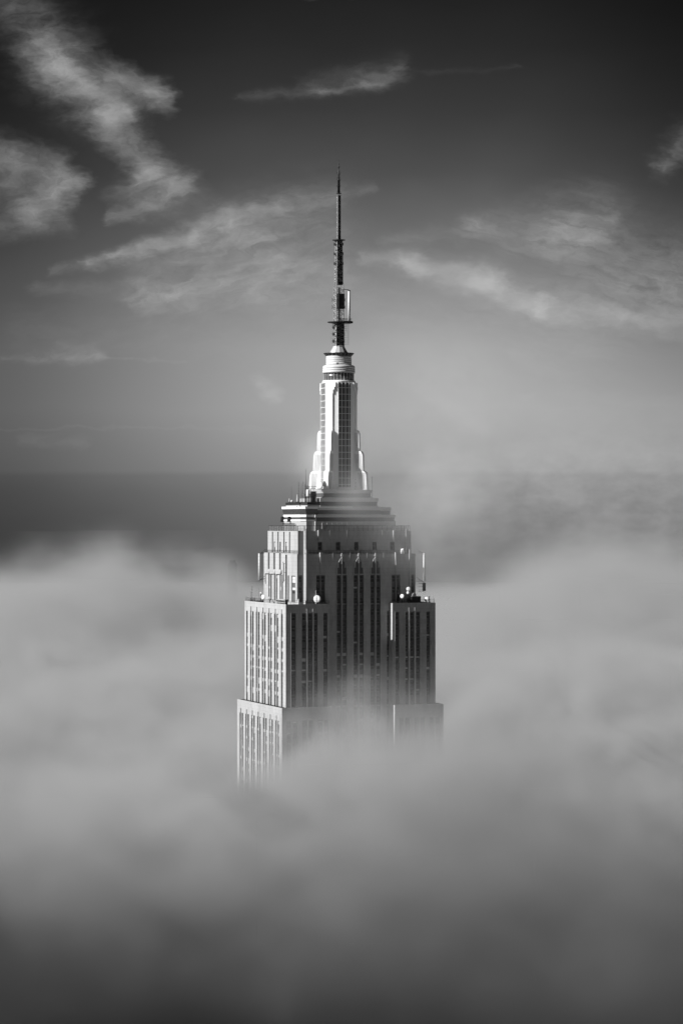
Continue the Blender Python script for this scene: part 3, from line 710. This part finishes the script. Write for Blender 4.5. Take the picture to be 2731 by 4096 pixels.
def cabin(name, a0, a1, b0, b1, z0, z1, label, m, cat='equipment cabin'):
    e = place(name, (a0 + a1) / 2, (b0 + b1) / 2, z0, label, cat); w, d, h = (a1 - a0) / 2, (b1 - b0) / 2, z1 - z0
    k = MB(); k.box(-w, w, -d, d, .15, h, m); k.box(-w - .06, w + .06, -d - .06, d + .06, h, h + .08, GREY); k.build('housing', e)
    l = MB()
    n = max(2, int(w * 2 / .5))
    for i in range(n):
        x = -w + (i + .5) * 2 * w / n; l.box(x - .16, x + .16, -d - .04, -d - .01, .3, h * .45, DARK); l.box(x - .16, x + .16, -d - .04, -d - .01, h * .55, h * .92, DARK)
    n = max(2, int(d * 2 / .6))
    for i in range(n):
        y = -d + (i + .5) * 2 * d / n; l.box(-w - .04, -w - .01, y - .2, y + .2, .3, h * .45, DARK); l.box(-w - .04, -w - .01, y - .2, y + .2, h * .55, h * .92, DARK)
    l.build('louvre', e)
    f_ = MB(); f_.box(-w + .1, w - .1, -d + .1, d - .1, 0, .148, DARK); f_.build('base', e)
cabin('equipment_cabin', 18.0, 21.2, -20.6, -18.9, RA, RA + 2.6, 'dark equipment cabin between the dishes on the right ledge', DARK)
cabin('air_conditioner', -25.2, -24.2, -17.6, -9.5, RA, RA + 1.9, 'pale louvred cooling unit along the sunlit ledge parapet', WHITE, 'air conditioner')
def whip(a, b, z0, h, label, r=.05, m=DARK, arms=0, cat='antenna', name='whip_antenna', group='slender aerials on the upper roofs'):
    e = place(name, a, b, z0, label, cat, group); k = MB(); k.tube((0, 0, 0), (0, 0, h), r, m, 6, r * .6); k.lathe([(r * 2.5, 0), (r * 2.5, .15), (r, .2)], DARK, 8); k.build('rod', e)
    if arms:
        q = MB()
        for i in range(arms):
            z = h * (.3 + .65 * i / max(1, arms - 1)); q.tube((-.4, -.1, z), (.4, .1, z), .035, m, 4)
        q.build('crossbar', e)
    return e
ZP = 329.1
def wp(xs, ytop, label, **k):
    b = -6.5; a, z = at(xs, ytop, b); whip(a, b, k.pop('z0', ZP), z - k.pop('z0_', ZP), label, **k)
wp(1157, 1994, 'short white post at the outer end of the dark pavilion roof', r=.17, m=WHITE)
wp(1166, 1945, 'thin dark aerial above the small white dome', r=.04)
wp(1189, 1978, 'stout pale panel aerial on the pavilion roof', r=.3, m=WHITE)
wp(1195, 1928, 'slim aerial with short crossbars right of the stout pale panel', r=.05, arms=6)
wp(1206, 1918, 'plain pale pole left of the crossbar aerial nearest the frame', r=.1, m=GREY)
wp(1212, 1928, 'slim aerial with short crossbars beside the plain pale pole', r=.05, arms=6)
wp(1220, 1932, 'pale pole at the edge of the roof frame', r=.09, m=GREY)
wp(1223, 1876, 'tallest slender aerial among those on the pavilion roof', r=.08)
e = place('radome', at(1167, 2005, -6.5)[0], -6.5, ZP, 'small white dome on the pavilion roof under the thin aerial', 'radome')
k = MB(); k.lathe([(.5, 0), (.52, .3), (.4, .6), (.2, .75), (.01, .8)], WHITE, 16); k.build('dome', e)
k = MB(); k.lathe([(.6, -.0), (.6, .06), (.3, .08)], DARK, 12); k.build('base', e)
# steel frame with aerials beside the mast foot
a0, z_ = at(1222, 1945, -7.5); a1, _ = at(1262, 1945, -7.5)
e = place('aerial_scaffold', (a0 + a1) / 2, -7.5, ZP, 'cluttered dark steel frame carrying aerials left of the mast foot', 'scaffold')
k = MB(); w = (a1 - a0) / 2
for z in (0.4, 1.4, 2.6, 4.4, 5.3):
    k.tube((-w, -.8, z), (w, -.8, z), .07, DARK, 4); k.tube((-w, .8, z), (w, .8, z), .06, DARK, 4)
for i in range(8):
    x = -w + i * 2 * w / 7; k.tube((x, -.8, 0), (x, -.8, 3.2 + random.random() * 2.6), .06, DARK, 4); k.tube((x, .8, 0), (x, .8, 2.6 + random.random() * 2), .05, DARK, 4)
    if i < 7: k.tube((x, -.8, 4.4), (x + 2 * w / 7, -.8, 5.3), .05, DARK, 4); k.tube((x, -.8, 1.4), (x + 2 * w / 7, -.8, 2.6), .05, DARK, 4)
k.build('lattice', e)
k = MB(); k.box(w * .1, w * .95, -.7, .6, .1, 3.6, DARK); k.build('cabinet', e)
a2, z2 = at(1232, 1966, -8.6)
e = place('storage_tank', a2, -8.6, ZP, 'white upright drum in front of the steel frame by the mast foot', 'tank')
k = MB(); k.lathe([(.55, 1.9), (.6, 2.0), (.6, 3.9), (.5, 4.1), (.2, 4.2), (.01, 4.2)], WHITE, 16); k.build('tank', e)
k = MB(); [k.tube((x, y, 0), (x, y, 1.95), .07, DARK, 4) for x, y in ((-.4, -.4), (.4, -.4), (.4, .4), (-.4, .4))]; k.build('leg_frame', e)
# whips on the sunlit ledge of tier A
def wl(xs, ytop, label, **k):
    b, z = atb(xs, ytop, -25.2); whip(-25.2, b, RA, z - RA, label, group='aerials on the sunlit ledge', **k)
wl(1008, 2344, 'tall slim aerial with crossbars near the outer end of the sunlit ledge', r=.05, arms=5)
wl(1003, 2366, 'short pale-headed pole beside the tall crossbar aerial on the sunlit ledge', r=.12, m=GREY)
wl(1035, 2350, 'hair-thin dark aerial between the pole group and the pale round dish', r=.03)
wl(985, 2385, 'short leaning aerial at the outermost corner of the sunlit ledge', r=.04)
e = place('antenna_cluster', -25.0, atb(1010, 2400, -25.0)[0], RA, 'low tangle of dark brackets at the outer end of the sunlit ledge', 'antenna cluster')
k = MB()
for i in range(14):
    x, y = random.uniform(-.6, .6), random.uniform(-2.6, 2.6); k.tube((x, y, 0), (x + random.uniform(-.2, .2), y, random.uniform(.6, 2.2)), .06, DARK if i % 3 else WHITE, 4)
k.tube((0, -2.6, .9), (0, 2.6, .9), .05, DARK, 4); k.build('brackets', e)
a, z = at(1194, 2390, -20.3)
e = place('radome', a, -20.3, RA, 'small white cone on the near corner of the sunlit ledge', 'radome')
k = MB(); k.lathe([(.4, 0), (.45, .5), (.35, 1.3), (.15, 2.0), (.02, 2.3)], WHITE, 12); k.build('dome', e)
k = MB(); k.lathe([(.5, 0), (.5, .08), (.2, .1)], DARK, 12); k.build('base', e)
a, z = at(1610, 2193, -17.6)
e = place('radome', a, -17.6, ZB - .5, 'pale round-topped radome on the upper right ledge', 'radome')
k = MB(); k.lathe([(.72, 0), (.72, 1.2), (.6, 1.6), (.3, 1.85), (.01, 1.9)], WHITE, 16, (0, 0, .4)); k.build('dome', e)
k = MB(); k.lathe([(.6, 0), (.6, .4)], GREY, 12); k.build('base', e)
whip(at(1263, 2360, -20.2)[0], -20.2, RA, at(1263, 2362, -20.2)[1] - RA, 'short pale rod standing by the big drum dish', r=.1, m=WHITE, group='aerials on the shaded ledge')
whip(at(1733, 2378, -20.4)[0], -20.4, RA, 2.4, 'short dark aerial at the far right end of the ledge', r=.05, group='aerials on the shaded ledge')
whip(at(1716, 2381, -20.0)[0], -20.0, RA, 2.6, 'stubby pole with crossbars behind the bright dish at the right end', r=.2, arms=3, group='aerials on the shaded ledge')
# white tube antennas held off the walls
def tube_ant(a, b, z0, z1, wall_a, label, seg):
    e = place('tube_antenna', a, b, z0, label, 'tube antenna', 'tube antennas held off the side walls')
    k = MB(); k.tube((0, 0, 0), (0, 0, z1 - z0), .32, WHITE, 14)
    k.build('tube', e)
    q = MB(); s = wall_a - a
    for i in range(seg + 1):
        z = (z1 - z0) * i / seg; q.tube((0, 0, z), (0, 0, z + .07), .35, GREY, 12)
    q.build('band', e)
    t_ = MB()
    t_.tube((.45, .35, 0), (.45, .35, z1 - z0), .1, DARK, 6)
    for z in (0.0, z1 - z0):
        t_.tube((0, 0, z), (s, 0, z + .5), .08, DARK, 4); t_.tube((0, 0, z), (s, .8, z), .06, DARK, 4); t_.tube((0, .2, z - .4), (s, 1.8 if s < 0 else .2, z + 1.4), .06, DARK, 4)
    t_.build('bracket', e)
    return e
b_, zt = atb(1035, 2214, -23.4); zb_ = 322 + (2095 - 2325) * .0822
bb = atb(1035, 2260, -22.4)[0]
e = tube_ant(-23.0, atb(1037, 2260, -23.0)[0], zb_, zt, -20.75, 'banded white tube antenna bracketed to the outer edge of the sunlit wall', 8)
a_, zt = at(1695, 2212, -19.4); zb_ = at(1695, 2325, -19.4)[1]
e = tube_ant(a_, -19.4, zb_, zt, 20.75, 'plain white tube antenna bracketed off the right wall', 1)
k = MB(); k.box(-.45, .5, -.3, .3, -3.2, -.5, DARK)
for z in (-.7, -1.8, -2.9, -3.4): k.tube((0, 0, z), (20.75 - a_, 0, z), .07, DARK, 4)
k.build('lower_bracket', e)
b_, zt = atb(1136, 2252, -21.5); zb_ = 322 + (2095 - 2328) * .082
e = place('panel_antenna', -21.7, b_, zb_, 'dark upright panel antenna fixed in front of the sunlit piers', 'panel antenna')
k = MB(); k.box(-.15, .15, -.3, .3, 0, zt - zb_, GREY); k.build('panel', e)
k = MB(); k.tube((.1, .55, -.3), (.1, .55, zt - zb_ + .4), .1, DARK, 6); [k.tube((.05, .0, z), (.9, .5, z), .06, DARK, 4) for z in (.5, 3, 6)]; k.build('pole', e)
# floodlight housings and the row of small aerials on the pavilion
for b, lb in ((8.6, 'dark box loudspeaker jutting from the outer end of the pavilion'), (1.6, 'dark slanted box hanging on the middle of the lit pavilion wall')):
    e = place('floodlight', -PX - .55, b, 322.6, lb, 'floodlight'); k = MB()
    k.prism([(-.45, -.5), (.35, -.5), (.35, .5), (-.45, .5)], 0, 1.8, DARK, poly1=[(-.25, -.9), (.45, -.9), (.45, .3), (-.25, .3)]); k.build('housing', e)
    q = MB(); q.tube((.2, -.2, 1.0), (.6, -.2, 1.2), .1, DARK, 4); q.build('bracket', e)
e = place('aerial_rack', -PX - .5, 2.0, ZC - .45, 'row of short dark aerials with tufted tops along the lit pavilion base', 'aerial rack')
k = MB(); k.tube((0, -6, .3), (0, 6, .3), .06, DARK, 4); k.tube((0, -6, 2.6), (0, 6, 2.6), .07, DARK, 4); k.build('rail', e)
k = MB()
for i in range(11):
    y = -5.8 + i * 1.15; k.tube((0, y, 0), (0, y, 3.0), .06, DARK, 4); k.tube((0, y - .3, 3.1), (0, y + .3, 2.8), .06, DARK, 4); k.tube((0, y - .3, 2.8), (0, y + .3, 3.1), .06, DARK, 4)
k.build('dipole', e)
# faint aerials right of the mast
a, z = at(1488, 1905, -5); whip(a, -5, 330.5, z - 330.5, 'faint thin aerial half lost in mist right of the mast', r=.07, arms=4, group='aerials right of the mast')
a, z = at(1421, 1915, -7.8); whip(a, -7.8, 333.3, z - 333.3, 'thin aerial with stays before the right buttress of the mast', r=.06, arms=3, group='aerials right of the mast')

# ------------------------------------------------------------------ a tower top far behind, only just showing over the fog
far = empty('tower', (-150.0 * 3.0 + 0, 0, 0)); FY = 3300.0; fx_ = (534 * 1.7417 - 1365.5) / F * FY
far.location = (fx_, FY, 0)
tag(far, 'faint flat-topped tower far behind, barely showing over the fog left of the skyscraper', 'tower')
k = MB(); k.box(-5.5, 5.5, -6, 6, 150, 270, ROOF); k.build('wall', far)
k = MB(); k.box(-3.5, 3.5, -4, 4, 270.6, 274.5, ROOF); k.box(-5.4, 5.4, -5.9, 5.9, 270, 270.6, ROOF); k.build('roof', far)

# ------------------------------------------------------------------ ground far below the fog
g = MB(); n = 48
g.face([(12000 * math.cos(2 * math.pi * i / n), 2000 + 12000 * math.sin(2 * math.pi * i / n), 0) for i in range(n)], GROUND)
tag(g.build('ground'), kind='structure')

# ------------------------------------------------------------------ fog: real volumes, density fields baked to grids by geometry nodes
def vol_mat(name, aniso=0.0, col=.60):
    m = bpy.data.materials.new(name); m.use_nodes = True; t = m.node_tree; t.nodes.clear()
    o = t.nodes.new('ShaderNodeOutputMaterial'); v = t.nodes.new('ShaderNodeVolumePrincipled')
    v.inputs['Color'].default_value = (col, col, col, 1); v.inputs['Anisotropy'].default_value = aniso
    v.inputs['Density'].default_value = 1.0; v.inputs['Density Attribute'].default_value = 'density'
    t.links.new(v.outputs[0], o.inputs['Volume']); return m
def fog(name, lo, hi, res, field, m, label, cat):
    vd = bpy.data.volumes.new(name); o = bpy.data.objects.new(name, vd); C.objects.link(o)
    tag(o, label, cat, kind='stuff')
    gt = bpy.data.node_groups.new(name, 'GeometryNodeTree')
    gt.interface.new_socket('Geometry', in_out='OUTPUT', socket_type='NodeSocketGeometry')
    out = gt.nodes.new('NodeGroupOutput'); vc = gt.nodes.new('GeometryNodeVolumeCube')
    vc.inputs['Min'].default_value = lo; vc.inputs['Max'].default_value = hi
    for a_, r_ in zip('XYZ', res): vc.inputs['Resolution ' + a_].default_value = r_
    pos = gt.nodes.new('GeometryNodeInputPosition'); sp = gt.nodes.new('ShaderNodeSeparateXYZ'); gt.links.new(pos.outputs[0], sp.inputs[0])
    x, y, z = (S(gt, sp.outputs[i]) for i in range(3))
    d = field(gt, pos.outputs[0], x, y, z); gt.links.new(d.k, vc.inputs['Density'])
    sm = gt.nodes.new('GeometryNodeSetMaterial'); sm.inputs['Material'].default_value = m
    gt.links.new(vc.outputs[0], sm.inputs[0]); gt.links.new(sm.outputs[0], out.inputs[0])
    vd.materials.append(m)
    md = o.modifiers.new('density', 'NODES'); md.node_group = gt
    return o
def gauss(x, y, x0, y0, sx, sy, a):
    return ((((x - x0) * (1 / sx)).op('POWER', 2.0) + ((y - y0) * (1 / sy)).op('POWER', 2.0)) * -1).exp() * a
def gauss3(x, y, z, c, s, a):
    u = ((x - c[0]) * (1 / s[0])); v = ((y - c[1]) * (1 / s[1])); w = ((z - c[2]) * (1 / s[2]))
    return ((u * u + v * v + w * w) * -1).exp() * a
def near_field(t, P, x, y, z):
    a = noise(t, P, 1 / 190, 2, .5); b = noise(t, P, 1 / 62, 3, .55); c = noise(t, comb(t, x, y * .5, z * 1.1), 1 / 24, 4, .62, .6)
    H = (a - .5) * 50 + 253
    for g_ in ((8, 792, 34, 36, 26), (-42, 800, 24, 60, -18), (40, 790, 20, 40, 10), (-70, 1150, 60, 200, 10), (110, 1100, 70, 200, 16)):
        H = H + gauss(x, y, *g_)
    top = H + (b - .5) * 62 + (c - .5) * 46
    d = ((top + 8 - z) * (1 / 40)).clamp()
    thin = ((284 - z) * (1 / 62)).clamp()
    thin = thin * thin * (gauss(x, y, -10, 830, 70, 60, .005) + gauss(x, y, -38, 815, 22, 34, .009))
    return d * d * d * .08 * ((c - .36) * 4.0 + .4).mx(.12).mn(1.6) + thin * (c * 2.0)
def far_field(t, P, x, y, z):
    sc_ = comb(t, x * 1.0, y * .5, z * 1.4)
    a = noise(t, sc_, 1 / 420, 2, .5); b = noise(t, sc_, 1 / 130, 4, .62); c = noise(t, comb(t, x, y * .4, z * 1.1), 1 / 40, 3, .6)
    H = (a - .5) * 30 + 246 - ((y - 2500) * .045).mx(0.0)
    for g_ in ((-285, 2200, 80, 500, 46), (-205, 2400, 60, 400, 50), (-132, 2700, 44, 400, 50), (-85, 1900, 26, 260, 20), (80, 1900, 32, 250, 30), (140, 2100, 50, 300, 36), (215, 2300, 70, 400, 62), (310, 2500, 70, 500, 66)):
        H = H + gauss(x, y, *g_)
    top = H + (b - .5) * 80 + (c - .5) * 26
    d = ((top + 30 - z) * (1 / 100)).clamp()
    return d * d * d * .045 * ((c - .3) * 2.4).clamp() + ((275 - z) * (1 / 110)).clamp().op('POWER', 2.0) * .0016
def mist_field(t, P, x, y, z):
    a = noise(t, P, 1 / 30, 4, .6); b = noise(t, comb(t, x, y, z * 1.6), 1 / 11, 3, .6)
    s = gauss3(x, y, z, (27, 828, 324), (15, 14, 17), .036) + gauss3(x, y, z, (4, 832, 332), (8, 8, 7), .060)
    s = s + gauss3(x, y, z, (34, 850, 350), (20, 22, 28), .020) + gauss3(x, y, z, (9, 840, 352), (6, 7, 18), .012)
    s = s + gauss3(x, y, z, (-9, 842, 343), (7, 8, 10), .040) + gauss3(x, y, z, (12, 812, 266), (30, 12, 12), .014)
    k = ((a - .36) * 3.2).clamp() * (b * 1.2 + .35)
    d = s * k - .0006 + gauss3(x, y, z, (-7.5, 843, 341), (4.5, 5, 9), .03)
    return d.mx(0.0)
fog('fog_bank', (-440, 40, 120), (440, 1500, 312), (230, 380, 64), near_field, vol_mat('fog_droplets'), 'thick pale fog bank swallowing the lower storeys of the skyscraper', 'fog')
def shade_cloud_field(t, P, x, y, z):  # cloud added out of view so that its shadow darkens the nearer fog
    a = noise(t, P, 1 / 260, 3, .55)
    d = gauss3(x, y, z, (-740, -125, 690), (350, 320, 110), 1.6) + gauss3(x, y, z, (-560, 400, 690), (90, 90, 90), .2)
    return ((d - .08).mx(0.0)) * (a * .8 + .6) * .011
fog('cloud', (-1500, -1000, 420), (-100, 850, 960), (56, 76, 36), shade_cloud_field, vol_mat('shade_cloud_droplets'), 'broad unseen cloud added high on the sunny side to shade the nearer fog', 'cloud')
fog('distant_fog', (-900, 1505, 150), (900, 5600, 330), (170, 180, 70), far_field, vol_mat('far_fog_droplets'), 'billowing crest of distant fog along the horizon behind the skyscraper', 'fog')
fog('mist', (-30, 790, 245), (75, 890, 400), (84, 80, 124), mist_field, vol_mat('mist_droplets', 0.0, .9), 'thin wisps of mist drifting past the right side of the mast and upper roofs', 'mist')
